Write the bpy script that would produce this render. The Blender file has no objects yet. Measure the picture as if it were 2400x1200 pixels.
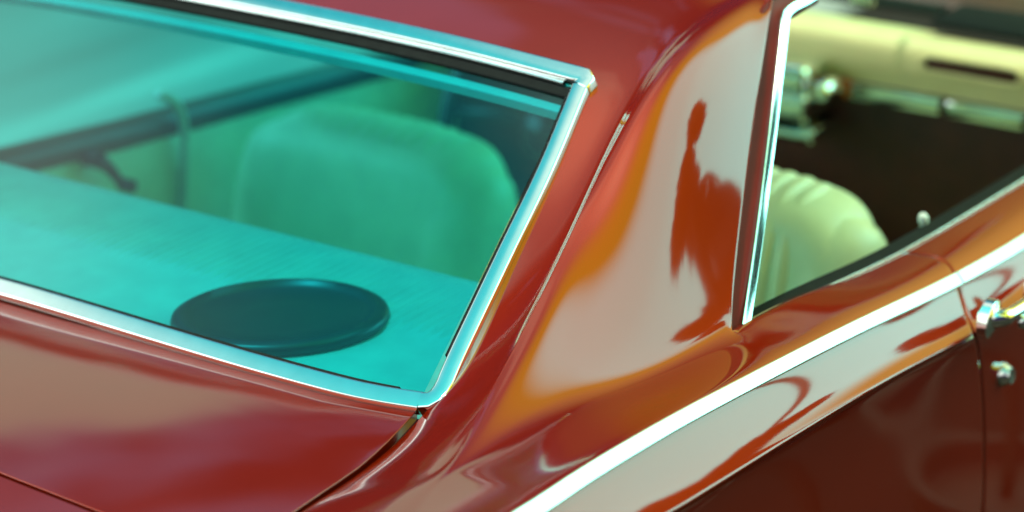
import bpy, bmesh, math, random
from math import sin, cos, radians, pi
from mathutils import Vector as V, Matrix
random.seed(4)
scn = bpy.context.scene
COL = scn.collection

# ------------------------------------------------------------------ camera frame (used to measure real depths)
TH, PT, FPX = radians(34), radians(21), 85/36*2400
H = V((cos(TH), sin(TH), 0)); R = V((sin(TH), -cos(TH), 0))
D = H*cos(PT)+V((0, 0, -sin(PT))); U = R.cross(D)
CAM = V((0.19, -.58, 1.10))-D*2.75

def ray(px, py): return D*FPX+R*(px-1200)-U*(py-600)
def P(px, py, ax, v):
    d = ray(px, py); i = 'xyz'.index(ax)
    return CAM+d*((v-CAM[i])/d[i])
WN = V((-.273, 0, .413)).normalized(); WO = V((0, -.6, .985))     # rear window plane
def PW(px, py, off=0):
    d = ray(px, py); o = WO+WN*off
    return CAM+d*((o-CAM).dot(WN)/d.dot(WN))
def mir(p): return V((p[0], -p[1], p[2]))

# ------------------------------------------------------------------ splines
def spline(pts, n):
    """n points along a centripetal-ish Catmull-Rom through pts, uniform in arc length"""
    pts = [V(p) for p in pts]; out = []
    e = [pts[0]*2-pts[1]]+pts+[pts[-1]*2-pts[-2]]
    for i in range(1, len(e)-2):
        for k in range(12):
            t = k/12; a, b, c, d = e[i-1], e[i], e[i+1], e[i+2]
            out.append(.5*((2*b)+(c-a)*t+(2*a-5*b+4*c-d)*t*t+(3*b-a-3*c+d)*t**3))
    out.append(pts[-1])
    L = [0]
    for i in range(1, len(out)): L.append(L[-1]+(out[i]-out[i-1]).length)
    res = []; j = 0
    for k in range(n):
        s = L[-1]*k/(n-1)
        while j < len(L)-2 and L[j+1] < s: j += 1
        f = (s-L[j])/max(1e-9, L[j+1]-L[j]); res.append(out[j].lerp(out[j+1], min(1, max(0, f))))
    return res
def interp(x, xs, ys):
    if x <= xs[0]: return ys[0]+(x-xs[0])*(ys[1]-ys[0])/(xs[1]-xs[0])
    if x >= xs[-1]: return ys[-1]+(x-xs[-1])*(ys[-1]-ys[-2])/(xs[-1]-xs[-2])
    for i in range(len(xs)-1):
        if xs[i] <= x <= xs[i+1]:
            t = (x-xs[i])/(xs[i+1]-xs[i])
            m0 = (ys[i+1]-ys[i-1])/(xs[i+1]-xs[i-1]) if i > 0 else (ys[1]-ys[0])/(xs[1]-xs[0])
            m1 = (ys[i+2]-ys[i])/(xs[i+2]-xs[i]) if i < len(xs)-2 else (ys[-1]-ys[-2])/(xs[-1]-xs[-2])
            h = xs[i+1]-xs[i]
            return (2*t**3-3*t*t+1)*ys[i]+(t**3-2*t*t+t)*h*m0+(-2*t**3+3*t*t)*ys[i+1]+(t**3-t*t)*h*m1

# ------------------------------------------------------------------ materials
def mat(name):
    m = bpy.data.materials.new(name); m.use_nodes = True
    nt = m.node_tree; b = nt.nodes['Principled BSDF']; return m, nt, b
def noise(nt, scale, detail=4, coord='Object'):
    t = nt.nodes.new('ShaderNodeTexCoord'); n = nt.nodes.new('ShaderNodeTexNoise')
    n.inputs['Scale'].default_value = scale; n.inputs['Detail'].default_value = detail
    nt.links.new(t.outputs[coord], n.inputs['Vector']); return n
def ramp(nt, src, stops):
    r = nt.nodes.new('ShaderNodeValToRGB'); nt.links.new(src, r.inputs[0])
    el = r.color_ramp.elements
    while len(el) < len(stops): el.new(.5)
    for e, (p, c) in zip(el, stops): e.position = p; e.color = (*c, 1)
    return r.outputs[0]
def bump(nt, b, src, strength, dist=.01):
    n = nt.nodes.new('ShaderNodeBump'); n.inputs['Strength'].default_value = strength
    n.inputs['Distance'].default_value = dist
    nt.links.new(src, n.inputs['Height']); nt.links.new(n.outputs[0], b.inputs['Normal']); return n
def simple(name, col, rough=.5, metal=0, var=.12, scale=25, bs=0, bd=.002, **kw):
    m, nt, b = mat(name)
    n = noise(nt, scale)
    lo = tuple(c*(1-var) for c in col); hi = tuple(min(1, c*(1+var)) for c in col)
    nt.links.new(ramp(nt, n.outputs[0], [(.3, lo), (.7, hi)]), b.inputs['Base Color'])
    b.inputs['Roughness'].default_value = rough; b.inputs['Metallic'].default_value = metal
    for k, v in kw.items(): b.inputs[k.replace('_', ' ')].default_value = v
    if bs: bump(nt, b, noise(nt, scale*12).outputs[0], bs, bd)
    return m

def paint_mat():
    m, nt, a = mat('candy_red_paint')
    n = noise(nt, 9, 5)
    nt.links.new(ramp(nt, n.outputs[0], [(.3, (.085, .002, .002)), (.7, (.10, .003, .002))]), a.inputs['Base Color'])
    a.inputs['Roughness'].default_value = .45; a.inputs['Specular IOR Level'].default_value = 0
    fl = nt.nodes.new('ShaderNodeBsdfPrincipled')                 # the metal flake under the lacquer
    fl.inputs['Base Color'].default_value = (.47, .040, .003, 1); fl.inputs['Metallic'].default_value = 1
    fl.inputs['Roughness'].default_value = .55
    fn = noise(nt, 2600, 1); bn = nt.nodes.new('ShaderNodeBump'); bn.inputs['Strength'].default_value = .12
    bn.inputs['Distance'].default_value = .0004
    nt.links.new(fn.outputs[0], bn.inputs['Height']); nt.links.new(bn.outputs[0], fl.inputs['Normal'])
    fl.inputs['Specular Tint'].default_value = (.9, .18, .05, 1)
    for x in (a, fl):
        x.inputs['Coat Weight'].default_value = 1; x.inputs['Coat Roughness'].default_value = .065
        x.inputs['Coat IOR'].default_value = 1.6
    cn = noise(nt, 5, 2); cb = nt.nodes.new('ShaderNodeBump'); cb.inputs['Strength'].default_value = .12
    cb.inputs['Distance'].default_value = .003
    nt.links.new(cn.outputs[0], cb.inputs['Height'])
    for x in (a, fl): nt.links.new(cb.outputs[0], x.inputs['Coat Normal'])
    mx = nt.nodes.new('ShaderNodeMixShader'); mx.inputs[0].default_value = .45
    nt.links.new(a.outputs[0], mx.inputs[1]); nt.links.new(fl.outputs[0], mx.inputs[2])
    nt.links.new(mx.outputs[0], nt.nodes['Material Output'].inputs[0])
    return m
PAINT = paint_mat()
CHROME = simple('polished_chrome', (.86, .90, .88), .07, 1, .03, 14)
BRUSHED = simple('brushed_trim', (.80, .90, .89), .11, 1, .04, 40)
SATIN = simple('satin_bright_metal', (.86, .92, .89), .36, 1, .03, 30)
RUBBER = simple('black_rubber', (.008, .011, .011), .75, 0, .2, 60, Specular_IOR_Level=.12)
DARK = simple('dark_cavity', (.02, .006, .004), .8)
CREAM = simple('cream_vinyl', (.85, .83, .56), .42, 0, .06, 18, .25, .0015)
CREAMD = simple('cream_dash_vinyl', (.84, .76, .40), .38, 0, .05, 12, .2, .001)
BLACKV = simple('speaker_black', (.01, .012, .013), .35, 0, .2, 30)
CARPET = simple('dark_red_carpet', (.035, .008, .005), .95, 0, .3, 90, .5, .004)
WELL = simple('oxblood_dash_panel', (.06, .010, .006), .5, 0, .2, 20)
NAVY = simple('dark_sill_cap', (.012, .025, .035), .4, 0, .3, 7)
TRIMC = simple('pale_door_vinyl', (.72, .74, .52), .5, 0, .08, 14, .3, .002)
AMBER = simple('amber_lens', (.75, .20, .04), .2)
WOODRIM = simple('dark_wheel_rim', (.012, .02, .025), .25)

def glass_mat(name, col, ior=1.5):
    m = bpy.data.materials.new(name); m.use_nodes = True; nt = m.node_tree; nt.nodes.clear()
    o = nt.nodes.new('ShaderNodeOutputMaterial'); t = nt.nodes.new('ShaderNodeBsdfTransparent')
    g = nt.nodes.new('ShaderNodeBsdfGlossy'); f = nt.nodes.new('ShaderNodeLayerWeight'); mx = nt.nodes.new('ShaderNodeMixShader')
    t.inputs[0].default_value = (*col, 1); g.inputs['Roughness'].default_value = .01; f.inputs[0].default_value = .5
    n = noise(nt, 3, 2); b = nt.nodes.new('ShaderNodeBump'); b.inputs['Strength'].default_value = .1; b.inputs['Distance'].default_value = .003
    nt.links.new(n.outputs[0], b.inputs['Height']); nt.links.new(b.outputs[0], g.inputs['Normal'])
    pw = nt.nodes.new('ShaderNodeMath'); pw.operation = 'POWER'; pw.inputs[1].default_value = 5; nt.links.new(f.outputs['Facing'], pw.inputs[0])
    ad = nt.nodes.new('ShaderNodeMath'); ad.operation = 'MULTIPLY_ADD'; ad.inputs[1].default_value = .9; ad.inputs[2].default_value = ((ior-1)/(ior+1))**2*1.6; nt.links.new(pw.outputs[0], ad.inputs[0])
    nt.links.new(ad.outputs[0], mx.inputs[0]); nt.links.new(t.outputs[0], mx.inputs[1]); nt.links.new(g.outputs[0], mx.inputs[2])
    nt.links.new(mx.outputs[0], o.inputs[0]); return m
GLASS = glass_mat('teal_tinted_glass', (.085, .82, .92), 1.7)
CLEAR = glass_mat('pale_windscreen_glass', (.85, .97, .93))

def shelf_mat():
    m, nt, b = mat('cream_shelf_vinyl')
    n = noise(nt, 20)
    nt.links.new(ramp(nt, n.outputs[0], [(.3, (.46, .46, .42)), (.7, (.54, .54, .48))]), b.inputs['Base Color'])
    b.inputs['Roughness'].default_value = .5
    return m
SHELF = shelf_mat()

# ------------------------------------------------------------------ mesh helpers
def obj(name, me, m, parent=None, sub=0, label=None):
    o = bpy.data.objects.new(name, me); COL.objects.link(o)
    if m: me.materials.append(m)
    if parent: o.parent = parent
    if sub:
        s = o.modifiers.new('sub', 'SUBSURF'); s.levels = sub; s.render_levels = sub
    if label: o['label'] = label
    return o
def fin(bm, name, sharp=None, smooth=True):
    bmesh.ops.recalc_face_normals(bm, faces=bm.faces)
    me = bpy.data.meshes.new(name); bm.to_mesh(me); bm.free()
    if smooth:
        for p in me.polygons: p.use_smooth = True
    if sharp: me.set_sharp_from_angle(angle=radians(sharp))
    return me
def grid(bm, rows, mirror=False, close=False):
    def one(f):
        vs = [[bm.verts.new(f(p)) for p in r] for r in rows]
        for i in range(len(rows)-1):
            n = len(rows[i])
            for j in range(n-1+(1 if close else 0)):
                q = [vs[i][j], vs[i+1][j], vs[i+1][(j+1) % n], vs[i][(j+1) % n]]
                try: bm.faces.new(q)
                except ValueError: pass
        return vs
    a = one(V)
    if mirror: one(mir)
    return a
def thicken(bm, t):
    bmesh.ops.recalc_face_normals(bm, faces=bm.faces)
    g = bmesh.ops.solidify(bm, geom=bm.faces[:], thickness=t)
def sweep(bm, path, normals, w, h, side=0, prof=None):
    """bevelled moulding along path; width lies across path in the surface, height along the normal"""
    prof = prof or [(-.5, -1.8), (-.5, .55), (-.47, .85), (-.42, .96), (-.37, .975), (0, 1.0), (.37, .975), (.42, .96), (.47, .85), (.5, .55), (.5, -1.8)]
    rows = []
    for i, p in enumerate(path):
        t = (path[min(i+1, len(path)-1)]-path[max(i-1, 0)]).normalized()
        n = normals[i] if isinstance(normals, list) else normals
        b = n.cross(t).normalized(); n2 = t.cross(b).normalized()
        if n2.dot(n) < 0: n2 = -n2
        ww = w[i] if isinstance(w, list) else w
        rows.append([p+b*(a*ww)+n2*(c*h) for a, c in prof])
    vs = grid(bm, rows, close=True)
    bm.faces.new(vs[0]); bm.faces.new(list(reversed(vs[-1])))
def tube(bm, path, r, n=10):
    rows = []; up = V((0, 0, 1))
    for i, p in enumerate(path):
        t = (path[min(i+1, len(path)-1)]-path[max(i-1, 0)]).normalized()
        a = t.cross(up)
        if a.length < .1: a = t.cross(V((1, 0, 0)))
        a.normalize(); b = t.cross(a); rr = r[i] if isinstance(r, list) else r
        rows.append([p+a*(cos(2*pi*k/n)*rr)+b*(sin(2*pi*k/n)*rr) for k in range(n)])
    vs = grid(bm, rows, close=True); bm.faces.new(vs[0]); bm.faces.new(list(reversed(vs[-1])))
def rbox(bm, c, s, bev=.01, seg=3, rot=None):
    g = bmesh.ops.create_cube(bm, size=1)['verts']
    for v in g: v.co = V((v.co.x*s[0], v.co.y*s[1], v.co.z*s[2]))
    es = list({e for v in g for e in v.link_edges})
    r = bmesh.ops.bevel(bm, geom=es, offset=bev, segments=seg, profile=.5, affect='EDGES')
    vs = list({v for f in r['faces'] for v in f.verts} | {v for v in g if v.is_valid})
    for v in vs:
        if rot: v.co = rot @ v.co
        v.co += V(c)
def lathe(bm, c, axis, prof, n=32, sx=1, sy=1):
    a = V(axis).normalized(); x = a.orthogonal().normalized(); y = a.cross(x)
    rows = [[V(c)+x*(cos(2*pi*k/n)*r*sx)+y*(sin(2*pi*k/n)*r*sy)+a*h for k in range(n)] for r, h in prof]
    vs = grid(bm, rows, close=True)
    for r in (vs[0], vs[-1]):
        try: bm.faces.new(r)
        except ValueError: pass

# ------------------------------------------------------------------ the car root
car = bpy.data.objects.new('classic_coupe', None); COL.objects.link(car)
car['label'] = 'glossy red orange classic coupe with teal tinted rear window, chrome trim and cream interior'
car['category'] = 'car'

# ---- measured lines of the right side
crest_px = [(1050, 1098, .728), (1105, 1000, .708), (1162, 900, .694), (1215, 800, .681), (1318, 600, .655), (1408, 400, .631),
            (1450, 295, .621), (1487, 195, .613), (1520, 135, .611), (1572, 82, .610), (1650, 32, .608), (1707, 0, .605), (1812, -44, .60)]
crest = [P(a, b, 'y', -y) for a, b, y in crest_px]
NC = 14
crest = spline(crest, NC)
base = spline([P(1050, 1115, 'y', -.742), P(1300, 985, 'y', -.768), P(1500, 905, 'y', -.784), P(1716, 775, 'y', -.803)], NC)
WE = V((.413, 0, .273)).normalized()
side_px = [(988, 945), (1008, 944), (1028, 932), (1045, 906), (1059, 872), (1092, 800), (1187, 600), (1283, 400), (1364, 205)]
def relax(pts, n):
    for _ in range(n):
        q = [p.copy() for p in pts]
        for i in range(1, len(pts)-1): pts[i] = q[i]*.5+(q[i-1]+q[i+1])*.25
    return pts
relax(crest, 3); relax(base, 2)
inner = spline([V((-.17, -.6075, .963)), V((-.08, -.602, .966)), V((-.022, -.593, .970)), PW(1074, 875, -.0015), PW(1204, 600, -.0012), PW(1300, 400, -.0012), PW(1387, 192, -.001)], 9)
postcol = [P(1812, -4, 'y', -.648), P(1781, 200, 'y', -.694), P(1752, 470, 'y', -.743), P(1724, 695, 'y', -.786)]
def crestT(k): return k/(NC-1)
top_inner = [V((.50, -.545, 1.284)), V((.60, -.54, 1.305)), V((.68, -.54, 1.317)), V((.74, -.54, 1.323)), V((.80, -.54, 1.328))]
inner = inner+top_inner
def seam_y(x): return interp(x, [-1.35, -.8, -.5, -.34, -.23, -.14, -.08, -.017, .01], [.665, .638, .617, .609, .607, .6065, .602, .591, .584])
# ---- lines below the sill as functions of x
ys = dict(L6=(-.80,), )
XS = [-1.4, -.9, -.5, -.2, 0, .2, .45, .75, 1.0, 1.5, 2.2]
L6z = [.90, .955, .985, 1.003, 1.008, 1.008, .998, .968, .955, .94, .935]
STz = [.93, .985, 1.018, 1.034, 1.027, 1.010, .985, .95, .932, .92, .918]
CRz = [.88, .94, .968, .986, .969, .955, .935, .902, .893, .885, .885]
def line(j, x):
    b = interp(x, XS, L6z); s = interp(x, XS, STz); c = interp(x, XS, CRz)
    yr = 0 if x > -.2 else (x+.2)*.07     # the tail draws in a little
    t = {6: (-.80-(.0 if x > .3 else 0), b), 7: (-.845, (b+s)/2+.007), 8: (-.872, s+.008), 9: (-.888, s-.006),
         10: (-.908, (s+c)/2-.012), 11: (-.931, c), 12: (-.923, c-.012), 13: (-.913, c-.09), 14: (-.916, c-.25), 15: (-.915, c-.45), 16: (-.88, .33)}[j]
    return V((x, t[0]-yr, t[1]))
gap_px = {6: (2197, 585), 7: (2212, 612), 8: (2236, 648), 9: (2248, 672), 10: (2268, 730), 11: (2284, 782), 12: (2288, 800), 13: (2301, 930), 14: (2308, 1180)}
gapx = {}
for j, (a, b) in gap_px.items():
    y = line(j, .6).y; gapx[j] = P(a, b, 'y', y).x
gapx[6] = gapx[7]-.02
gapx[15] = gapx[14]+.0; gapx[16] = gapx[14]-.02

def body_shell():
    bm = bmesh.new(); cl = bm.edges.layers.float.new('crease_edge')
    rows = []
    # rear fender columns behind the buttress
    for x in (-1.35, -1.1, -.85, -.62, -.46, -.34, -.25, -.19):
        b = line(6, x); s0 = V((x, -seam_y(x), interp(x, [-1.35, -.9, -.4, -.17], [.87, .92, .953, .9645])))
        if x > -.4: b = base[0].lerp(b, min(1, (-x-.155)/.2)); b.x = x
        r = [s0.lerp(b, t) for t in (0, .25, .5, .66, .72, .76, .85, .93)]
        for i, p in enumerate(r): p.z += .004*sin(pi*i/7)
        r.append(b); rows.append(r)
    nrear = len(rows)
    for k in range(NC):
        c, b, a = crest[k], base[k], inner[k]
        t = k/(NC-1)
        hgt = .008*min(1, k/3)*max(0, min(1, (9.5-k)/3.0))
        foot = c+V((0, .009, -hgt-.001))
        mid = a.lerp(foot, .55)+V((0, 0, -.001))
        row = [a, mid, foot, c]
        nrm = V((-.25, -.62, .74)).normalized()
        L = (b-c).length; wk = max(0, (k-5)/(NC-6)); wk = wk*wk*(3-2*wk)
        dy, dz = abs(b.y-c.y), abs(b.z-c.z)
        A = .5*max(0, min(1, (dy/max(dz, 1e-4)-.55)/.47))
        for f, sy, sz, pc in ((.04, .037, .041, postcol[0]), (.25, .225, .265, postcol[1]), (.58, .43, .66, postcol[2]), (.86, .74, .93, postcol[3])):
            fy = f+(sy-f)*A; fz = f+(sz-f)*A; bl = .004 if f in (.25, .58) else 0
            p = V((c.x+(b.x-c.x)*f, c.y+(b.y-c.y)*fy, c.z+(b.z-c.z)*fz))+nrm*(bl*(1-A))
            row.append(p.lerp(p+(pc-crest[-1].lerp(base[-1], f)-nrm*(bl*(1-A))), wk))
        row.append(b); rows.append(row)
    vs = grid(bm, rows)
    # lower body
    st = [r[8].x for r in rows]
    extra = [.40, .47, .53]
    low = []
    for i, x in enumerate(st):
        rr = [rows[i][8]]
        for j in range(7, 17):
            p = line(j, x)
            if j == 7: p = p.lerp((rows[i][8]+line(8, x))/2+V((0, 0, .003)), .5)
            rr.append(p)
        low.append(rr)
    x0 = st[-1]
    for f in (.12, .3, .5, .7, .88, 1.0):
        rr = []
        for j in range(6, 17):
            gx = gapx[j]-.0025
            x = x0+(gx-x0)*f
            p = line(j, x)
            if j == 6: p = rows[-1][8].lerp(p, min(1, f*1.6)); p.x = x
            rr.append(p)
        low.append(rr)
    grid(bm, low)
    # the quarter panel turns in at the door gap and at the sill
    e = low[-1]; grid(bm, [e, [p+V((.0012, .004, -.002)) for p in e], [p+V((.0012, .03, -.004)) for p in e]])
    sill = [r[0] for r in low[len(st)-1:]]
    grid(bm, [sill, [p+V((0, .004, -.003)) for p in sill], [p+V((0, .012, -.006)) for p in sill]])
    # sail panel turns in along the window post
    pr = rows[-1][4:]; 
    grid(bm, [pr, [p+V((.004, .0035, -.001)) for p in pr], [p+V((.006, .03, -.004)) for p in pr]])
    # roof: from header columns forward, across to the centreline and over
    kh = 8
    ry = [.42, .21, 0]
    hdrz = 1.262
    hx = {.42: PW(1140, 106, -.001).x+.0, .21: PW(905, 52, -.001).x, 0: PW(905, 52, -.001).x-.004}
    roof = []
    fw = [(.98, 1.335), (1.25, 1.34), (1.5, 1.33), (1.70, 1.30)]
    def rz(x): return interp(x, [.40, .5, .65, .8, 1.0, 1.25, 1.5, 1.7], [1.262, 1.297, 1.325, 1.338, 1.347, 1.35, 1.338, 1.312])
    for k in range(kh, NC):
        a = inner[k]; xx = a.x
        r = [a]
        for y in ry:
            x = xx if k > kh else hx[y]
            if k > kh: x = xx+(hx[y]-inner[kh].x)*max(0, (1-(k-kh)/4))
            z = (rz(x) if k > kh else WO.z+(x-WO.x)*.273/.413)
            if k > kh: z = z-(.006+.0)*(y/.42)**2
            r.append(V((x, -y, z)))
        roof.append(r)
    grid(bm, roof)
    fwd = [[p.copy() for p in (rows[-1][4], rows[-1][3], rows[-1][2])]+roof[-1]]
    for x, z in fw:
        fwd.append([V((x, -.648, z-.052)), V((x, -.605, z-.020)), V((x, -.59, z-.015)), V((x, -.54, z-.010)), V((x, -.42, z+.001)), V((x, -.21, z+.009)), V((x, 0, z+.012))])
    grid(bm, fwd)
    # drip edge turned in above the side windows
    dr = [r[0] for r in fwd]; grid(bm, [dr, [p+V((0, .02, -.012)) for p in dr], [p+V((0, .05, -.008)) for p in dr]])
    bmesh.ops.remove_doubles(bm, verts=bm.verts[:], dist=.0004)
    # creases
    bm.edges.ensure_lookup_table()
    cr = {}
    def key(p): return (round(p.x, 4), round(p.y, 4), round(p.z, 4))
    def mark(seq, val):
        for i in range(len(seq)-1):
            v = val(i) if callable(val) else val
            cr[frozenset((key(seq[i]), key(seq[i+1])))] = v
    mark([r[3] for r in rows[nrear:]], lambda i: 1.0 if i < 6 else max(.2, .95-.15*(i-6)))
    mark([r[0] for r in rows[:nrear+kh+1]], 1.0)
    mark([r[5] for r in low], .93)
    mark([r[6] for r in low], .3)
    mark([p for p in low[-1]], .95); mark(sill, .85); mark(pr, .85)
    mark(roof[0], 1.0)
    for e in bm.edges:
        k = frozenset((key(e.verts[0].co), key(e.verts[1].co)))
        if k in cr: e[cl] = cr[k]
    # other half
    g = bmesh.ops.duplicate(bm, geom=bm.verts[:]+bm.edges[:]+bm.faces[:])
    for el in g['geom']:
        if isinstance(el, bmesh.types.BMVert): el.co.y = -el.co.y
    bmesh.ops.remove_doubles(bm, verts=bm.verts[:], dist=.0004)
    return obj('body_shell', fin(bm, 'body_shell'), PAINT, car, 3), rows, low
shell, ROWS, LOW = body_shell()

# ---- doors
def door(m):
    bm = bmesh.new(); f = mir if m else V
    cl = bm.edges.layers.float.new('crease_edge')
    rows = []
    for q in (0, .04, .12, .3, .5, .75, 1):
        rr = []
        for j in range(6, 17):
            a = gapx[j]+.0025; rr.append(line(j, a+(2.05-a)*q))
        rows.append(rr)
    grid(bm, [[f(p) for p in r] for r in rows])
    e = rows[0]; grid(bm, [[f(p) for p in e], [f(p+V((-.0012, .004, -.002))) for p in e], [f(p+V((-.0012, .03, -.004))) for p in e]])
    s = [r[0] for r in rows]; grid(bm, [[f(p) for p in s], [f(p+V((0, .004, -.003))) for p in s], [f(p+V((0, .012, -.006))) for p in s]])
    bmesh.ops.remove_doubles(bm, verts=bm.verts[:], dist=.0004)
    def key(p): return (round(p.x, 4), round(p.y, 4), round(p.z, 4))
    cr = {}
    for seq, v in ((([r[5] for r in rows]), .93), (rows[0], .95), (s, .85)):
        for i in range(len(seq)-1): cr[frozenset((key(f(seq[i])), key(f(seq[i+1]))))] = v
    for ed in bm.edges:
        k = frozenset((key(ed.verts[0].co), key(ed.verts[1].co)))
        if k in cr: ed[cl] = cr[k]
    return obj('door', fin(bm, 'door'), PAINT, car, 3)
doorR = door(False); doorL = door(True)
# dark channel behind the door gap
bm = bmesh.new()
for f in (V, mir):
    a = [line(j, gapx[j]-.02)+V((0, .009, -.004)) for j in range(6, 17)]; b = [line(j, gapx[j]+.03)+V((0, .009, -.004)) for j in range(6, 17)]
    grid(bm, [[f(p) for p in a], [f(p) for p in b]])
thicken(bm, .004); obj('door_jamb', fin(bm, 'door_jamb'), PAINT, car)

# ---- front fenders, bonnet and cowl (seen dimly through the windscreen)
bm = bmesh.new()
rows = []
for x in (2.056, 2.4, 2.9, 3.4, 3.75):
    rows.append([V((x, -.72, .955-(x-2)*.03)), V((x, -.80, .955-(x-2)*.03))]+[line(j, 2.056)+V((x-2.056, 0, -(x-2)*.03)) for j in range(8, 17)])
grid(bm, rows, mirror=True); obj('front_fender', fin(bm, 'front_fender', 40), PAINT, car)
bm = bmesh.new()
grid(bm, [[V((x, y, .965-(x-2.3)*.03+.02*(1-(y/.7)**2)+(.012 if abs(y) < .2 else 0))) for y in (-.715, -.5, -.25, -.15, 0, .15, .25, .5, .715)] for x in (2.34, 2.8, 3.3, 3.75)])
thicken(bm, .01); obj('bonnet', fin(bm, 'bonnet'), PAINT, car)
bm = bmesh.new(); grid(bm, [[V((x, y, z)) for y in (-.74, 0, .74)] for x, z in ((2.02, .93), (2.12, .955), (2.335, .962))]); thicken(bm, .006)
obj('cowl', fin(bm, 'cowl'), WELL, car)
bm = bmesh.new()
grid(bm, [[V((a, y, z)) for y in (-.7, -.35, 0, .35, .7)] for a, z in ((1.71, 1.30), (1.9, 1.15), (2.12, .96))])
ws = obj('windscreen', fin(bm, 'windscreen'), CLEAR, car)

# ---- rear deck: panel below the window, and the boot lid behind the cross gap
def deckz(x, y): return interp(x, [-1.35, -.9, -.4, -.17, -.02, .02], [.872, .92, .953, .9665, .9722, .9730])+.020*(1-(y/.62)**2)*min(1, max(0, (-x-.02)*3))+.0075*max(0, min(1, (abs(y)-.44)/.15))**1.5*max(0, min(1, (x+.13)/.12))
sx = [-.35, -.30, -.25, -.19, -.13, -.08, -.04, -.012]
bm = bmesh.new(); cl = bm.edges.layers.float.new('crease_edge')
seam = [V((x, -seam_y(x)+.003, 0)) for x in (-.352, -.32, -.28, -.24, -.2, -.165, -.13, -.1, -.07, -.045, -.02, .003)]
rows = []
for p in seam:
    w = -p.y-.0015
    r = [V((p.x, t*w, deckz(p.x, t*w))) for t in (-1, -.985, -.8, -.5, -.25, 0, .25, .5, .8, .985, 1)]
    rows.append([r[0]+V((0, .001, -.012))]+r+[r[-1]+V((0, -.001, -.012))])
last = rows[0]
vs = grid(bm, [[p+V((-.0, 0, -.012)) for p in last]]+rows)
bmesh.ops.remove_doubles(bm, verts=bm.verts[:], dist=.0002)
deck = obj('rear_deck_panel', fin(bm, 'deck', 50), PAINT, car, 0)
b = deck.modifiers.new('bev', 'BEVEL'); b.width = .008; b.segments = 3; b.limit_method = 'ANGLE'; b.angle_limit = radians(45)
bm = bmesh.new(); rows = []
for x, dz in ((-1.33, -.10), (-1.32, -.02), (-1.1, 0), (-.8, 0), (-.55, 0), (-.42, 0), (-.37, 0), (-.3575, 0), (-.3575, -.012)):
    w = seam_y(x)-.004
    r = [V((x, t*w, deckz(x, t*w)+dz-(-x-.357)*.05)) for t in (-1, -.985, -.8, -.5, -.25, 0, .25, .5, .8, .985, 1)]
    rows.append([r[0]+V((0, .001, -.012))]+r+[r[-1]+V((0, -.001, -.012))])
grid(bm, rows); lid = obj('boot_lid', fin(bm, 'lid', 50), PAINT, car)
b = lid.modifiers.new('bev', 'BEVEL'); b.width = .003; b.segments = 3; b.limit_method = 'ANGLE'; b.angle_limit = radians(45)
# channels under the panel gaps
bm = bmesh.new()
grid(bm, [[V((x, -.75, z)), V((x, -.3, z)), V((x, 0, z)), V((x, .3, z)), V((x, .75, z))] for x, z in ((-1.3, .80), (-.9, .88), (-.36, .935), (-.17, .950), (.02, .9585))])
thicken(bm, .004); obj('deck_gutter', fin(bm, 'gutter'), PAINT, car)
bm = bmesh.new()
grid(bm, [[V((-1.35, y, z)) for y in (-.83, -.4, 0, .4, .83)] for z in (.86, .6, .33)]); thicken(bm, .01); obj('tail_panel', fin(bm, 'tail'), PAINT, car)

# ---- rear window
rw_bot = [WO+WE*u+V((0, .6+y, 0))+WN*o for y, u, o in ((-.5853, .0066, 0), (-.5375, .0008, 0), (-.48, -.003, 0), (-.36, -.0052, .001), (-.23, -.0055, .003), (-.088, -.0052, .006), (0, -.005, .007))]
bot_full = spline(rw_bot+[mir(p) for p in reversed(rw_bot[:-1])], 60)
rw_top = [WO+WE*(.4997-.0182*(y/.5366)**2.6)+V((0, .6-y, 0)) for y in (.5366, .47, .39, .31, .21, .10)]
rw_top += [WO+WE*.4997+V((0, .6, 0))]
top_full = spline(rw_top+[mir(p) for p in reversed(rw_top[:-1])], 60)
side = spline([PW(*q) for q in side_px], 50)
bm = bmesh.new()
rr = []
for i in range(21):
    t = i/20; rr.append([bot_full[min(59, int(t2*59+.5))].lerp(top_full[min(59, int(t2*59+.5))], t)-WN*.008+WE*(.008*(1-t)-.004*t) for t2 in [k/20 for k in range(21)]])
for r in rr:
    for p in r: p.y *= .985
grid(bm, rr)
gl = obj('rear_window', fin(bm, 'rear_window'), GLASS, car)
def moulding(name, path, w, h, off=0, m=BRUSHED, parent=gl, two=False, n=WN):
    bm = bmesh.new()
    sweep(bm, [p+n*off for p in path], n, w, h)
    if two: sweep(bm, [mir(p+n*off) for p in path], n, w, h)
    return obj(name, fin(bm, name, 60), m, parent)
moulding('window_moulding', bot_full, .0225, .005)
moulding('window_moulding', side, .0215, .006, .0012)
moulding('window_moulding', [mir(p) for p in side], .0215, .006, .0012)
# top moulding with rounded ends
e = [PW(1367, 201), PW(1371, 193), PW(1369, 187)]
topm = spline(e[2:]+rw_top+[mir(p) for p in reversed(rw_top[:-1])]+[mir(e[2])], 60)
moulding('window_moulding', spline([PW(1365, 207), PW(1374, 199), PW(1377, 191), PW(1371, 184), PW(1345, 177)]+rw_top[1:]+[mir(p) for p in reversed(rw_top[1:-1])]+[mir(PW(1345, 177)), mir(PW(1371, 184)), mir(PW(1377, 191)), mir(PW(1374, 199)), mir(PW(1365, 207))], 120), .0225, .006, .002)
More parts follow.
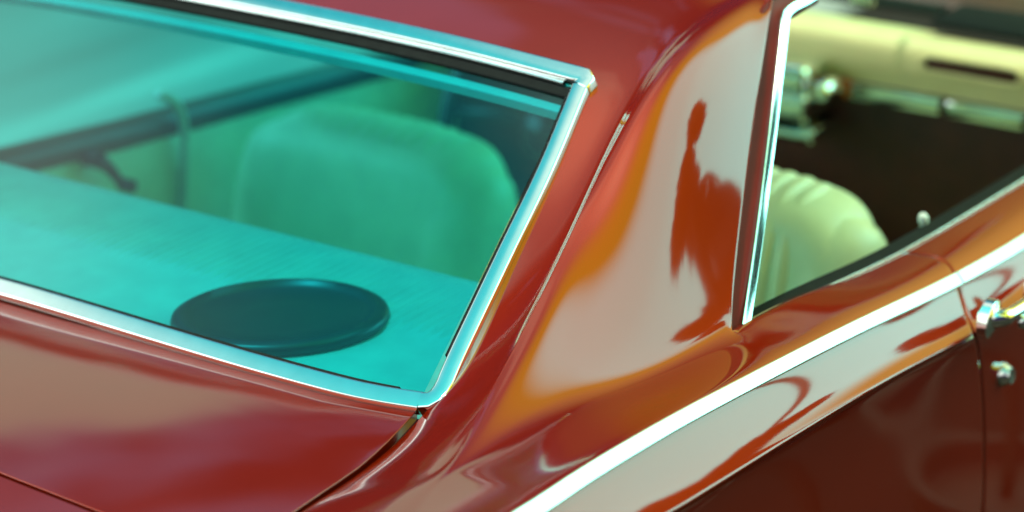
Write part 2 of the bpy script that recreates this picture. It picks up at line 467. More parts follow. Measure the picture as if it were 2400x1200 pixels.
# lip, gasket under it, bright reveal
def shifted(path, d, off): return [p+V((-.413, 0, -.273)).normalized()*d+WN*off for p in path]
tt = [p for p in top_full]
bm = bmesh.new(); sweep(bm, shifted(tt[1:-1], .0135, -.001), WN, .0038, .003); obj('moulding_lip', fin(bm, 'lip', 60), CHROME, gl)
bm = bmesh.new(); sweep(bm, shifted(tt, .0225, -.006), WN, .013, .002)
sweep(bm, [p+V((0, .015, 0))-WN*.007 for p in side[8:]], WN, .010, .004); sweep(bm, [mir(p+V((0, .015, 0))-WN*.007) for p in side[8:]], WN, .010, .004)
sweep(bm, [p+V((.012, 0, .008))-WN*.007 for p in bot_full[2:-2]], WN, .008, .003)
for f in (V, mir): sweep(bm, [f(p+V((-.004, -.007, -.003)))-WN*.006 for p in side], WN, .020, .002)
obj('gasket', fin(bm, 'gasket', 60), RUBBER, gl)
bm = bmesh.new(); sweep(bm, shifted(tt, .040, -.022), WN, .012, .006)
obj('garnish_rail', fin(bm, 'garnish', 60), SHELF, gl)

# ---- side moulding along the hip
pts = []
for x in [-1.2+.1*i for i in range(0, 33)]:
    a, b = line(8, x), line(9, x)
    pts.append((x, (a+b)/2))
def strip_obj(x0, x1, f, parent):
    n = V((0, -.74, .67))
    path = []
    k = max(6, int((x1-x0)/.03))
    for i in range(k+1):
        x = x0+(x1-x0)*i/k; path.append(f((line(8, x)+line(9, x))/2+n*.002))
    bm = bmesh.new(); nn = V((0, f(n).y, n.z))
    sweep(bm, path, nn, .0178, .0045)
    return obj('side_moulding', fin(bm, 'side_moulding', 60), SATIN, parent)
gm = (gapx[8]+gapx[9])/2
for f, dr in ((V, doorR), (mir, doorL)):
    strip_obj(-1.25, gm-.002, f, shell); strip_obj(gm+.002, 2.04, f, dr)

# ---- side window frame (chrome), jamb, sill weatherstrip
post = [P(1744, 768, 'y', -.797), P(1775, 560, 'y', -.760), P(1806, 320, 'y', -.716), P(1832, 100, 'y', -.678), P(1838, 42, 'y', -.668), P(1852, 22, 'y', -.664), P(1885, 4, 'y', -.660)]
post = spline(post, 40)
post = post+[post[-1]+V((.06*i, .001, .004-.0004*i*i)) for i in range(1, 16)]
pn = V((-.35, -.8, .5)).normalized()
bm = bmesh.new()
for f in (V, mir): sweep(bm, [f(p) for p in post], V((pn.x, f(pn).y, pn.z)), .0125, .005)
obj('side_window_frame', fin(bm, 'swf', 60), BRUSHED, car)
bm = bmesh.new()
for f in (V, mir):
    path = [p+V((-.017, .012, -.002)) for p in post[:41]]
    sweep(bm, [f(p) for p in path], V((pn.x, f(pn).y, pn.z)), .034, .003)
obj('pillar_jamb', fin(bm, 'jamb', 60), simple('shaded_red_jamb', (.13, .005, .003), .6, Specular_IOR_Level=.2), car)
bm = bmesh.new(); bm2 = bmesh.new()
for f in (V, mir):
    path = []; p2 = []
    for i in range(60):
        x = .335+i*.029; q = line(6, x); path.append(f(q+V((0, .019, -.003)))); p2.append(f(q+V((0, .004, .0005))))
    sweep(bm, path, V((0, 0, 1)), .026, .004)
    sweep(bm2, p2, V((0, 0, 1)), .0035, .002)
obj('sill_weatherstrip', fin(bm, 'ws', 60), RUBBER, car); obj('sill_bead', fin(bm2, 'wb', 60), CHROME, car)
# lowered side glass: its top edge shows in the slot
bm = bmesh.new()
for f in (V, mir):
    grid(bm, [[f(line(6, .36+i*.05)+V((0, .03, dz))) for i in range(33)] for dz in (-.006, -.15)])
thicken(bm, .005); obj('side_glass', fin(bm, 'side_glass', 40), GLASS, car)

# ---- door handle, lock, lock knob
hp = P(2330, 752, 'y', -.955)
def handle(f, par):
    bm = bmesh.new()
    c = hp
    path = [c+V((0, .02, 0)), c+V((.004, 0, .001)), c+V((.02, -.012, .004)), c+V((.07, -.018, .006)), c+V((.13, -.016, .004)), c+V((.155, -.006, .001)), c+V((.165, .02, -.002))]
    pp = spline(path, 30); tube(bm, [f(p) for p in pp], [.011]*6+[.009]*18+[.012]*6, 12)
    lathe(bm, f(c+V((.004, .006, 0))), (0, -1 if f is V else 1, 0), [(.02, -.01), (.02, .003), (.014, .006), (.001, .007)], 20, 1.3, .9)
    lathe(bm, f(c+V((.155, .006, -.002))), (0, -1 if f is V else 1, 0), [(.02, -.01), (.02, .003), (.014, .006), (.001, .007)], 20, 1.3, .9)
    h = obj('door_handle', fin(bm, 'handle', 50), CHROME, par)
    bm = bmesh.new(); lathe(bm, f(c+V((.045, -.020, -.012))), (0, -1 if f is V else 1, 0), [(.009, -.004), (.009, .004), (.006, .007), (.001, .008)], 18)
    obj('push_button', fin(bm, 'pb', 50), CHROME, h)
    lk = P(2352, 878, 'y', -.917)
    bm = bmesh.new(); lathe(bm, f(lk), (0, -1 if f is V else 1, .1), [(.016, -.006), (.016, .002), (.012, .008), (.011, .012), (.004, .010), (.001, .010)], 24)
    obj('door_lock', fin(bm, 'lock', 50), CHROME, par)
handle(V, doorR); handle(mir, doorL)
kb = P(2168, 548, 'y', -.765); kt = P(2163, 503, 'y', -.765)
bm = bmesh.new()
for f in (V, mir): tube(bm, [f(p) for p in (kb-V((0, 0, .02)), kb, kb.lerp(kt, .5), kb.lerp(kt, .85), kt)], [.004, .005, .0062, .0075, .005], 12)
obj('lock_knob', fin(bm, 'lk', 50), simple('pale_knob', (.82, .88, .84), .2, .25, .03), car)
bm = bmesh.new(); 
for f in (V, mir): tube(bm, [f(p) for p in spline([P(2100, 590, 'y', -.77), P(2125, 562, 'y', -.765), P(2150, 560, 'y', -.765), P(2165, 575, 'y', -.77)], 12)], .007, 10)
obj('vent_catch', fin(bm, 'vc', 50), RUBBER, car)

# ------------------------------------------------------------------ interior
# parcel shelf with fine ribs in its front half
bm = bmesh.new(); rows = []
SHX = [.0+.02*i for i in range(20)]+[.395, .41, .418, .42, .42]
NR = 340
for i, x in enumerate(SHX):
    r = []
    for k in range(NR+1):
        y = -.66+1.32*k/NR
        z = .955
        rib = .008*(.5+.5*cos(2*pi*y/.0155))*(1 if .235 < x < .385 else 0)
        if .215 < x < .232: z += .003
        z += rib
        if i == 20: z -= .001
        if i == 21: z -= .004
        if i == 22: z -= .010
        if i == 23: z -= .03
        if i == 24: z -= .09
        r.append(V((x, y, z)))
    rows.append(r)
grid(bm, rows); shelf = obj('parcel_shelf', fin(bm, 'shelf'), SHELF, car)
# speaker pod
sc = (P(430, 720, 'z', .965)+P(920, 780, 'z', .965))/2; sc = V((.158, -.262, .956))
bm = bmesh.new(); lathe(bm, sc, (0, 0, 1), [(.114, 0), (.121, .001), (.1235, .006), (.122, .012), (.116, .0155), (.108, .0165), (.103, .012), (.097, .0085), (.05, .0075), (.001, .0075)], 72, .90, 1.08)
sp = obj('rear_speaker', fin(bm, 'speaker', 50), BLACKV, car)
# rear seat below the shelf
bm = bmesh.new(); rbox(bm, (.50, 0, .72), (.16, 1.22, .34), .05, 5, Matrix.Rotation(radians(-12), 3, 'Y')); rbox(bm, (.78, 0, .50), (.46, 1.22, .16), .05, 5)
obj('rear_seat', fin(bm, 'rear_seat'), CREAM, car)

def seat(y0, y1, x, zt, lean, par=car, rear=True):
    """bucket seat: back with rounded top corners, pleated insert on the front, side bolsters, cushion"""
    root = bpy.data.objects.new('front_seat', None); COL.objects.link(root); root.parent = par
    yc = (y0+y1)/2; w = (y1-y0)/2
    bm = bmesh.new(); rows = []
    n = 56
    Hh = .56
    def outline(u):
        # superellipse, flat at the bottom
        a = -pi*.5+2*pi*u; ca, sa = cos(a), sin(a)
        ex = .36
        return (math.copysign(abs(ca)**ex, ca), math.copysign(abs(sa)**ex, sa))
    for d, s in ((-.075, .62), (-.082, .80), (-.078, .90), (-.062, .965), (-.03, .995), (0, 1.0), (.03, .995), (.062, .965), (.078, .90), (.07, .80), (.055, .66)):
        r = []
        for k in range(n):
            ox, oz = outline(k/n)
            zz = zt-Hh/2+oz*s**.8*Hh/2
            yy = yc+ox*s*w*(1-.06*max(0, oz))
            r.append(V((x+d+lean*(zt-zz), yy, zz)))
        rows.append(r)
    vs = grid(bm, rows, close=True); bm.faces.new(vs[0]); bm.faces.new(list(reversed(vs[-1])))
    obj('backrest', fin(bm, 'backrest', 60), CREAM, root, 1)
    # pleats on the front face, wrapped over the top
    bm = bmesh.new(); np_ = 11; rows = []; M = np_*8
    path = spline([V((x+d+lean*(zt-z), yc, z)) for d, z in (((-.082, zt-.15), (-.087, zt-.10), (-.080, zt-.045)) if rear else ())+((-.055, zt-.012), (-.030, zt-.001), (.0, zt+.003), (.03, zt-.001), (.06, zt-.018), (.082, zt-.06), (.090, zt-.15), (.090, zt-.4))], 40)
    for i, p in enumerate(path):
        t = (path[min(i+1, 39)]-path[max(i-1, 0)]).normalized(); n = V((0, -1, 0)).cross(t); n = n if n.dot(p-V((x+lean*.15, yc, zt-.14))) > 0 else -n
        rows.append([p+V((0, -w*.62+1.24*w*k/M, 0))+n*(-.004+.0125*abs(sin(pi*k*np_/M))**.6-.012*abs(2*k/M-1)**4) for k in range(M+1)])
    grid(bm, rows)
    obj('pleated_insert', fin(bm, 'pleats'), CREAM, root)
    for s in (-1, 1):
        bm = bmesh.new(); yy = yc+s*(w-.072)
        zz = [.028, .034, .046, .062, .085, .11, .15, .22, .30, .38, .46]
        tube(bm, [V((x+lean*q+.006, yy, zt-q)) for q in zz], [.012, .036, .056, .070, .079, .084, .087, .088, .088, .088, .08], 24)
        obj('bolster', fin(bm, 'bolster'), CREAM, root)
    bm = bmesh.new(); rbox(bm, (x+.36, yc, zt-.50), (.50, 2*w*.98, .15), .05, 5); obj('cushion', fin(bm, 'cushion'), CREAM, root)
    return root
seat(.075, .600, 1.16, .835, -.25, rear=False)
seat(-.625, -.085, 1.10, .902, -.25)
# floor pan, tunnel, side trims
bm = bmesh.new(); grid(bm, [[V((x, y, z)) for y, z in ((-.86, .34), (-.2, .34), (-.14, .46), (.14, .46), (.2, .34), (.86, .34))] for x in (-.4, .6, 1.4, 2.3)])
thicken(bm, .02); obj('floor_carpet', fin(bm, 'floor', 40), CARPET, car)
def side_trim(f):
    s = 1 if f is mir else -1
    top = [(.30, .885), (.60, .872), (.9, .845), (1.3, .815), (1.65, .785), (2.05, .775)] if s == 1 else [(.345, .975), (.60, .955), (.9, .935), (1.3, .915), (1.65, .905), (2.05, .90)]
    bm = bmesh.new()
    rows = []; oy = 0 if s == 1 else -.062
    for x, z in top:
        rows.append([f(V((x, -.70+oy, z-.03))), f(V((x, -.69+oy, z-.045))), f(V((x, -.685+oy, z-.12))), f(V((x, -.70+oy, z-.3))), f(V((x, -.73+oy, .36)))])
    grid(bm, rows); thicken(bm, .006)
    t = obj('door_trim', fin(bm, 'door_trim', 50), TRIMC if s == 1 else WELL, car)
    bm = bmesh.new()
    rows = []
    for x, z in top:
        zz = interp(x, XS, L6z)-.012
        rows.append([f(V((x, -.705+oy, z-.055))), f(V((x, -.68+oy, z-.048))), f(V((x, -.672+oy, z-.03))), f(V((x, -.68+oy, z-.008))), f(V((x, -.70+oy, z))), f(V((x, -.775, z-.16 if s == 1 else z-.002)))])
    grid(bm, rows)
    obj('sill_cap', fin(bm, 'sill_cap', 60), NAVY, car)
    return t
side_trim(V); dt = side_trim(mir)
# lower outer gap closed on the far side by the body itself; curved windlace and crank on the far trim
bm = bmesh.new(); tube(bm, spline([P(372, 222, 'y', .655), P(400, 232, 'y', .655), P(424, 262, 'y', .655), P(432, 310, 'y', .66), P(430, 380, 'y', .665), P(428, 450, 'y', .67), P(425, 600, 'y', .68)], 24), .0085, 10)
obj('windlace', fin(bm, 'windlace'), SHELF, dt)
bm = bmesh.new(); c = P(232, 375, 'y', .655)
tube(bm, [c+V((0, .03, 0)), c], .016, 14); tube(bm, [c, c+V((.02, -.01, -.025)), c+V((.032, -.012, -.045))], [.014, .010, .008], 10); lathe(bm, c+V((.036, -.03, -.05)), (0, 1, 0), [(.001, -.01), (.012, -.008), (.012, .018), (.008, .02)], 16)
obj('window_crank', fin(bm, 'crank', 50), WOODRIM, dt)

# dashboard
def dash():
    root = bpy.data.objects.new('dashboard', None); COL.objects.link(root); root.parent = car
    prof = [(1.955, .90), (1.925, .918), (1.865, .922), (1.842, .914), (1.834, .895), (1.838, .862), (1.846, .835), (1.852, .826)]
    bm = bmesh.new(); rows = []
    for i in range(31):
        y = -.70+1.4*i/30
        k = .0 if y < 0 else 0
        rows.append([V((px_-.0, y, z)) for px_, z in prof])
    grid(bm, rows); thicken(bm, .01)
    obj('dash_pad', fin(bm, 'dash_pad', 60), CREAMD, root)
    # bright strip under the pad in two lengths, amber end
    def blk(name, a, b, z0, z1, m, x=1.845, d=.02, bev=.004):
        bm = bmesh.new(); rbox(bm, (x, (a+b)/2, (z0+z1)/2), (d, abs(b-a), z1-z0), bev, 2); return obj(name, fin(bm, name, 40), m, root)
    for a, b in ((-.20, -.373), (-.385, -.53), (-.538, -.69)): blk('trim_strip', a, b, .796, .824, BRUSHED)
    blk('lamp_lens', -.186, -.197, .796, .826, AMBER); blk('lamp_lens', -.172, -.182, .798, .826, AMBER)
    blk('glovebox_panel', -.69, .69, .50, .797, WELL, 1.88, .03)
    # vent slot: a recessed dark rounded bar with a cream rim
    bm = bmesh.new(); v0, v1 = P(2170, 132, 'x', 1.833), P(2385, 168, 'x', 1.833)
    rbox(bm, (1.836, (v0.y+v1.y)/2, .888), (.012, abs(v1.y-v0.y), .022), .0055, 4, Matrix.Rotation(0, 3, 'X'))
    obj('vent_slot', fin(bm, 'vent', 40), WELL, root)
    bm = bmesh.new(); ya, yb = v0.y+.012, v1.y-.012
    tube(bm, spline([V((1.832, ya-.02, .902)), V((1.832, (ya+yb)/2, .902)), V((1.832, yb+.02, .902)), V((1.832, yb, .888)), V((1.832, yb+.02, .874)), V((1.832, (ya+yb)/2, .874)), V((1.832, ya-.02, .874)), V((1.832, ya, .888)), V((1.832, ya-.02, .902))], 60), .0035, 8)
    obj('vent_rim', fin(bm, 'vent_rim'), CREAMD, root)
    # black pad behind, dull streaks of the cowl vent
    bm = bmesh.new(); rbox(bm, (1.96, -.50, .942), (.14, .36, .012), .005, 2); rbox(bm, (1.99, -.05, .938), (.06, .5, .01), .004, 2)
    obj('cowl_grille', fin(bm, 'cg', 40), RUBBER, root)
    # centre stack: chrome instrument housing
    bm = bmesh.new()
    rbox(bm, (1.80, -.085, .835), (.10, .135, .055), .018, 4); rbox(bm, (1.795, -.088, .79), (.12, .15, .05), .012, 4)
    rbox(bm, (1.79, -.095, .745), (.12, .175, .028), .010, 4)
    obj('radio_housing', fin(bm, 'radio', 40), BRUSHED, root)
    bm = bmesh.new(); rbox(bm, (1.728, -.09, .765), (.012, .12, .012), .004, 2); obj('radio_slot', fin(bm, 'rs', 40), RUBBER, root)
    for p in (P(1932, 214, 'x', 1.76),):
        bm = bmesh.new(); lathe(bm, p, (-1, 0, 0), [(.019, -.03), (.018, .01), (.014, .016), (.001, .017)], 24); obj('radio_knob', fin(bm, 'rk', 50), CHROME, root)
    # instrument hood in front of the driver
    bm = bmesh.new(); rbox(bm, (1.85, .36, .84), (.14, .50, .12), .03, 4); obj('instrument_hood', fin(bm, 'ih', 40), CREAMD, root)
dash()
# steering wheel
def wheel():
    root = bpy.data.objects.new('steering_wheel', None); COL.objects.link(root); root.parent = car
    c = P(1262, 300, 'x', 1.52); ax = V((-.92, 0, .38)).normalized(); x = V((0, 1, 0)); y = ax.cross(x)
    bm = bmesh.new(); rr = .20
    rows = []
    for k in range(64):
        a = 2*pi*k/64; o = x*cos(a)+y*sin(a)
        rows.append([c+o*(rr+.015*cos(b))+ax*(.015*sin(b)) for b in [2*pi*q/10 for q in range(10)]])
    rows.append(rows[0]); grid(bm, rows, close=True); bmesh.ops.remove_doubles(bm, verts=bm.verts[:], dist=1e-5)
    obj('rim', fin(bm, 'rim'), WOODRIM, root)
    for s in (-1, 1):
        bm = bmesh.new(); tube(bm, [c-ax*.03, c+x*(s*.1)-y*.01-ax*.02, c+x*(s*rr)], [.018, .012, .010], 10); obj('spoke', fin(bm, 'spoke'), WOODRIM, root)
    bm = bmesh.new(); lathe(bm, c-ax*.03, ax, [(.05, -.03), (.055, 0), (.04, .02), (.001, .028)], 28); obj('hub', fin(bm, 'hub', 50), WOODRIM, root)
    bm = bmesh.new(); tube(bm, [c-ax*.05, c-ax*.34], .028, 16); obj('column', fin(bm, 'col'), CREAMD, root)
wheel()
# inside mirror, low on its stalk
bm = bmesh.new(); mp = P(2022, -8, 'x', 1.72)
tube(bm, [mp+V((.08, .0, .08)), mp], .006, 8); rbox(bm, mp, (.02, .045, .03), .008, 3); obj('mirror_stalk', fin(bm, 'ms', 40), CHROME, car)
# headliner
bm = bmesh.new(); grid(bm, [[V((x, y, z-.03*(abs(y)/.58)**2)) for y in (-.62, -.4, -.2, 0, .2, .4, .62)] for x, z in ((.47, 1.25), (.62, 1.282), (.8, 1.305), (1.25, 1.315), (1.68, 1.28))])
obj('headliner', fin(bm, 'headliner'), CREAMD, car)
# inner quarter trims behind the sail panels
bm = bmesh.new()
grid(bm, [[ROWS[8+k][j]+V((.004, .028, -.012)) for j in (5, 6, 7)] for k in range(3, NC)], mirror=True); obj('quarter_lining', fin(bm, 'ql'), CREAMD, car)

def split_loose(o):
    bm = bmesh.new(); bm.from_mesh(o.data); left = set(bm.verts); groups = []
    while left:
        st = [left.pop()]; g = set(st)
        while st:
            v = st.pop()
            for e in v.link_edges:
                u = e.other_vert(v)
                if u in left: left.remove(u); g.add(u); st.append(u)
        groups.append({v.index for v in g})
    bm.free()
    if len(groups) < 2: return
    for gi, g in enumerate(groups[1:]):
        b2 = bmesh.new(); b2.from_mesh(o.data); b2.verts.ensure_lookup_table()
        bmesh.ops.delete(b2, geom=[v for v in b2.verts if v.index not in g], context='VERTS')
        me = bpy.data.meshes.new(o.name); b2.to_mesh(me); b2.free(); me.materials.append(o.data.materials[0])
        c = bpy.data.objects.new(o.name.split('.')[0], me); COL.objects.link(c); c.parent = o.parent
    b2 = bmesh.new(); b2.from_mesh(o.data)
    bmesh.ops.delete(b2, geom=[v for v in b2.verts if v.index not in groups[0]], context='VERTS')
    b2.to_mesh(o.data); b2.free()
def sm(a, b, v):
    t = max(0, min(1, (v-a)/(b-a))); return t*t*(3-2*t)
done = set()
for o in COL.objects:
    if o.type == 'MESH' and o.data.name not in done and not o.name.startswith(('door_trim', 'sill_cap', 'windlace', 'window_crank', 'bonnet', 'cowl', 'dash')):
        done.add(o.data.name)
        for v in o.data.vertices:
            c = v.co
            if c.y > .68: c.z -= .25*sm(.70, .79, c.y)*sm(-.05, .35, c.x)*(1-sm(1.04, 1.25, c.z))*sm(.3, .7, c.z)
for o in list(COL.objects):
    if o.type == 'MESH' and o.name.split('.')[0] in ('side_window_frame', 'pillar_jamb', 'sill_weatherstrip', 'sill_bead', 'side_glass', 'door_jamb', 'lock_knob', 'vent_catch', 'quarter_lining', 'front_fender', 'gasket', 'cowl_grille'):
        split_loose(o)

# ------------------------------------------------------------------ ground
def ground(name, cols, y0, y1, z, bs):
    m, nt, b = mat(name+'_surface')
    n = noise(nt, 1.3, 8); n2 = noise(nt, 60, 3)
    mp = nt.nodes.new('ShaderNodeMapping'); mp.inputs['Scale'].default_value = (.25, 1.6, 1)
    nt.links.new(n.inputs['Vector'].links[0].from_socket, mp.inputs[0]); nt.links.new(mp.outputs[0], n.inputs['Vector'])
    nt.links.new(ramp(nt, n.outputs[0], [(.3, cols[0]), (.55, cols[1]), (.75, cols[2])]), b.inputs['Base Color'])
    b.inputs['Roughness'].default_value = .95; b.inputs['Specular IOR Level'].default_value = .08; bump(nt, b, n2.outputs[0], bs, .01)
    bm = bmesh.new(); grid(bm, [[V((x, y, z)) for y in (y0, (y0+y1)/2, y1)] for x in (-400, 0, 400)])
    g = obj(name, fin(bm, name), m); g['kind'] = 'structure'
ground('ground', [(.016, .013, .012), (.022, .018, .016), (.034, .028, .026)], -400, 400, 0, .5)
ground('pavement', [(.13, .14, .13), (.19, .21, .20), (.40, .42, .40)], 1.35, 6.5, .006, .3)

# two potted standards added out of frame for dark reflections in pillar and flank
def potted(label, clumps, seed):
    rnd = random.Random(seed)
    c0 = clumps[0][0]; base_ = V((c0[0], c0[1], 0))
    t = bpy.data.objects.new('added_potted_tree', None); COL.objects.link(t); t.location = base_
    t['label'] = label; t['category'] = 'potted tree'; t['group'] = 'unseen potted trees added for reflections'
    bark = simple('dark_bark', (.06, .045, .03), .9); leaf = simple('dark_leaves', (.018, .022, .010), .8, 0, .4, 30)
    cl = [(V(c)-base_, r) for c, r in clumps]; top = cl[0][0]
    bm = bmesh.new(); tube(bm, spline([V((0, 0, .3)), V((.012, -.008, top.z*.45)), V((-.008, .006, top.z*.75)), top], 16), [.013-.0004*i for i in range(16)], 10)
    for c, r in cl[1:]: tube(bm, spline([top*.93, (top+c)*.5+V((0, 0, .01)), c], 8), .004, 6)
    obj('trunk', fin(bm, 'trunk'), bark, t)
    bm = bmesh.new()
    for c, r in cl:
        for _ in range(int(260+12000*r)):
            p = c+V((rnd.gauss(0, 1), rnd.gauss(0, 1), rnd.gauss(0, 1))).normalized()*r*rnd.uniform(.3, 1.08)
            u = V((rnd.gauss(0, 1), rnd.gauss(0, 1), rnd.gauss(0, 1))).normalized(); w_ = u.orthogonal().normalized(); sz = rnd.uniform(.008, .017)
            bm.faces.new([bm.verts.new(p+q) for q in (u*sz, w_*sz*.5, -u*sz, -w_*sz*.5)])
    obj('crown', fin(bm, 'crown', None, False), leaf, t)
    bm = bmesh.new(); lathe(bm, (0, 0, 0), (0, 0, 1), [(.11, 0), (.15, .3), (.165, .3), (.165, .34), (.145, .34), (.14, .30), (.001, .30)], 28)
    obj('pot', fin(bm, 'pot', 40), simple('terracotta', (.05, .03, .025), .9), t)
potted('taller dark potted tree added out of view, mirrored in the roof pillar by the side window',
       [((.72, -1.11, 1.395), .052), ((.69, -1.14, 1.36), .046), ((.755, -1.13, 1.335), .048), ((.80, -1.14, 1.288), .040), ((.845, -1.125, 1.262), .031), ((.885, -1.11, 1.242), .024), ((.92, -1.105, 1.232), .018), ((.945, -1.10, 1.225), .013), ((.75, -1.02, 1.44), .05)], 3)
potted('shorter dark potted tree added out of view by the door, mirrored under the chrome strip',
       [((1.46, -1.13, 1.19), .055), ((1.52, -1.09, 1.20), .045), ((1.41, -1.17, 1.165), .035)], 8)

# ------------------------------------------------------------------ light
SUN = V((-.30, .12, .94)).normalized()
el = math.asin(SUN.z); az = math.atan2(SUN.x, SUN.y)      # azimuth from +Y, clockwise
sl = bpy.data.lights.new('sun', 'SUN'); sl.energy = 2.7; sl.angle = radians(4); sl.color = (1, .92, .78)
so = bpy.data.objects.new('sun', sl); COL.objects.link(so); so.rotation_euler = SUN.to_track_quat('Z', 'Y').to_euler()
w = bpy.data.worlds.new('World'); scn.world = w; w.use_nodes = True; nt = w.node_tree
bg = nt.nodes['Background']
sky = nt.nodes.new('ShaderNodeTexSky'); sky.sky_type = 'NISHITA'; sky.sun_disc = False
sky.sun_elevation = el; sky.sun_rotation = az; sky.dust_density = 2.0
tc = nt.nodes.new('ShaderNodeTexCoord')
def mixc(mode, fac, a, b):
    n = nt.nodes.new('ShaderNodeMix'); n.data_type = 'RGBA'; n.blend_type = mode
    if isinstance(fac, (int, float)): n.inputs[0].default_value = fac
    else: nt.links.new(fac, n.inputs[0])
    for k, s in ((6, a), (7, b)):
        if isinstance(s, tuple): n.inputs[k].default_value = (*s, 1)
        else: nt.links.new(s, n.inputs[k])
    return n.outputs[2]
def math_(op, a, b=None):
    n = nt.nodes.new('ShaderNodeMath'); n.operation = op
    for i, s in enumerate((a, b)):
        if s is None: continue
        if isinstance(s, (int, float)): n.inputs[i].default_value = s
        else: nt.links.new(s, n.inputs[i])
    return n.outputs[0]
sep = nt.nodes.new('ShaderNodeSeparateXYZ'); nt.links.new(tc.outputs['Generated'], sep.inputs[0])
hr = nt.nodes.new('ShaderNodeMapRange'); hr.interpolation_type = 'SMOOTHSTEP'; hr.inputs[1].default_value = .5; hr.inputs[2].default_value = .85
nt.links.new(sep.outputs[2], hr.inputs[0])
tint = mixc('MULTIPLY', 1.0, sky.outputs[0], mixc('MIX', hr.outputs[0], (.16, .09, .17), (.15, 1.7, 1.35)))
def cloud(scale, off, lo, hi):
    mp = nt.nodes.new('ShaderNodeMapping'); mp.inputs['Scale'].default_value = (scale, scale, scale*1.9); mp.inputs['Location'].default_value = off
    nt.links.new(tc.outputs['Generated'], mp.inputs[0])
    n = nt.nodes.new('ShaderNodeTexNoise'); n.inputs['Scale'].default_value = 1; n.inputs['Detail'].default_value = 5; n.inputs['Roughness'].default_value = .5
    nt.links.new(mp.outputs[0], n.inputs['Vector'])
    r = nt.nodes.new('ShaderNodeMapRange'); r.interpolation_type = 'SMOOTHSTEP'
    r.inputs[1].default_value = lo; r.inputs[2].default_value = hi
    nt.links.new(n.outputs[0], r.inputs[0]); return r.outputs[0]
def lobe(d, lo, hi):
    v = nt.nodes.new('ShaderNodeVectorMath'); v.operation = 'DOT_PRODUCT'; nt.links.new(tc.outputs['Generated'], v.inputs[0]); v.inputs[1].default_value = V(d).normalized()
    r = nt.nodes.new('ShaderNodeMapRange'); r.interpolation_type = 'SMOOTHSTEP'; r.inputs[1].default_value = lo; r.inputs[2].default_value = hi
    nt.links.new(v.outputs['Value'], r.inputs[0]); return r.outputs[0]
lowz = nt.nodes.new('ShaderNodeMapRange'); lowz.interpolation_type = 'SMOOTHSTEP'; lowz.inputs[1].default_value = .30; lowz.inputs[2].default_value = .10
nt.links.new(sep.outputs[2], lowz.inputs[0])
left = lobe((-.1, 1, 0), .25, .7)
tint = mixc('MULTIPLY', math_('MULTIPLY', lowz.outputs[0], left), tint, (.25, .16, .15))
c1 = cloud(2.2, (.3, .8, .1), .50, .66)
hz = nt.nodes.new('ShaderNodeMapRange'); hz.interpolation_type = 'SMOOTHSTEP'; hz.inputs[1].default_value = .60; hz.inputs[2].default_value = .85
nt.links.new(sep.outputs[2], hz.inputs[0]); c1 = math_('MULTIPLY', c1, hz.outputs[0])
skyc = mixc('MIX', math_('MULTIPLY', c1, .75), tint, (12, 12.4, 10.5))
haze = lobe((.79, -.53, .29), .895, .962)            # pale sky glow low at front right, shaped to mirror in the pillar
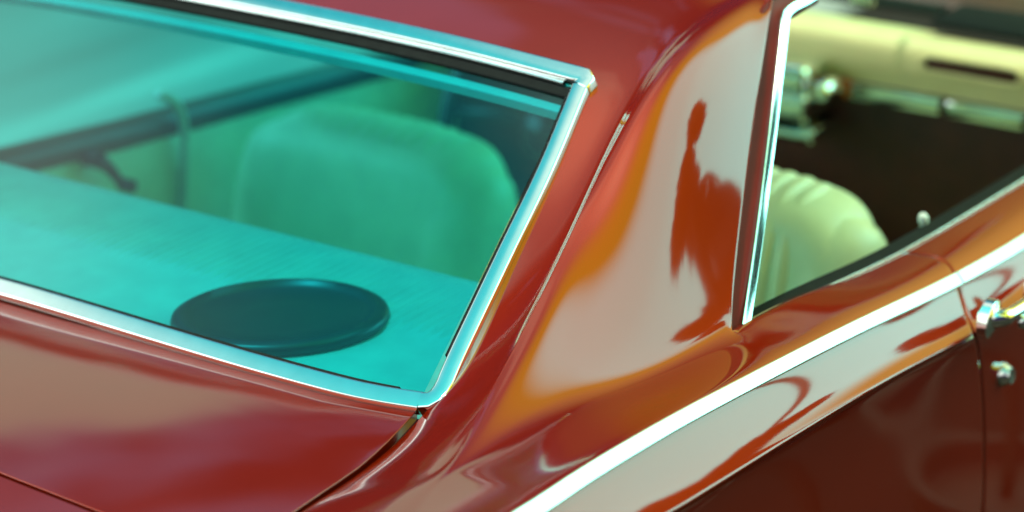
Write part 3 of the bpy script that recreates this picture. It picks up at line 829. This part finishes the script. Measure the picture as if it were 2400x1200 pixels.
def soft(d, lo, hi):
    nz = nt.nodes.new('ShaderNodeTexNoise'); nz.inputs['Scale'].default_value = 5; nz.inputs['Detail'].default_value = 4; nt.links.new(tc.outputs['Generated'], nz.inputs['Vector'])
    a = nt.nodes.new('ShaderNodeVectorMath'); a.operation = 'MULTIPLY_ADD'; nt.links.new(nz.outputs['Color'], a.inputs[0]); a.inputs[1].default_value = (.22, .22, .22); nt.links.new(tc.outputs['Generated'], a.inputs[2])
    b_ = nt.nodes.new('ShaderNodeVectorMath'); b_.operation = 'ADD'; nt.links.new(a.outputs[0], b_.inputs[0]); b_.inputs[1].default_value = (-.11, -.11, -.11)
    v = nt.nodes.new('ShaderNodeVectorMath'); v.operation = 'DOT_PRODUCT'; nt.links.new(b_.outputs[0], v.inputs[0]); v.inputs[1].default_value = V(d).normalized()
    r = nt.nodes.new('ShaderNodeMapRange'); r.interpolation_type = 'SMOOTHSTEP'; r.inputs[1].default_value = lo; r.inputs[2].default_value = hi
    nt.links.new(v.outputs['Value'], r.inputs[0]); return r.outputs[0]
skyc = mixc('MIX', soft((.52, .68, .51), .975, .998), skyc, (2.2, 4.6, 8))
skyc = mixc('MIX', math_('MULTIPLY', soft((.56, .74, .385), .984, 1.0), .9), skyc, (7.5, 12, 8.5))
skyc = mixc('MIX', lobe((-.40, .90, .16), .78, .95), skyc, (42, 46, 43))      # sky glow added on the left to brighten the cabin
skyc = mixc('MIX', lobe((-.80, .15, .58), .82, .97), skyc, (16, 17, 15))       # weaker glow added behind the car, also for the cabin
skyc = mixc('MIX', lobe((-.15, .80, .58), .940, .985), skyc, (9.5, 11.5, 10.5))
skirt = lobe((.79, -.53, .29), .52, .93)
skyc = mixc('MIX', math_('MULTIPLY', skirt, .8), skyc, (22, 20, 4))
skyc = mixc('MIX', math_('MULTIPLY', lobe((.30, -.60, .74), .70, .94), .95), skyc, (17, 19, 1))
skyc = mixc('MIX', lobe((.52, -.55, .65), .905, .980), skyc, (18, 48, 41))
skyc = mixc('MIX', haze, skyc, (18, 52, 45))
nt.links.new(skyc, bg.inputs[0]); bg.inputs[1].default_value = .105

# ------------------------------------------------------------------ camera
cd = bpy.data.cameras.new('camera'); co = bpy.data.objects.new('camera', cd); COL.objects.link(co)
cd.lens = 85; cd.sensor_width = 36; cd.clip_end = 2000; cd.clip_start = .05
co.location = CAM; co.rotation_euler = (-D).to_track_quat('Z', 'Y').to_euler()
co.matrix_world = Matrix((R, U, -D)).transposed().to_4x4(); co.location = CAM
cd.dof.use_dof = True; cd.dof.focus_distance = (V((.08, -.6, 1.03))-CAM).dot(D); cd.dof.aperture_fstop = 2.4
scn.camera = co
vs = scn.view_settings; vs.view_transform = 'Standard'; vs.look = 'None'; vs.gamma = 1; vs.exposure = 0; vs.use_curve_mapping = False
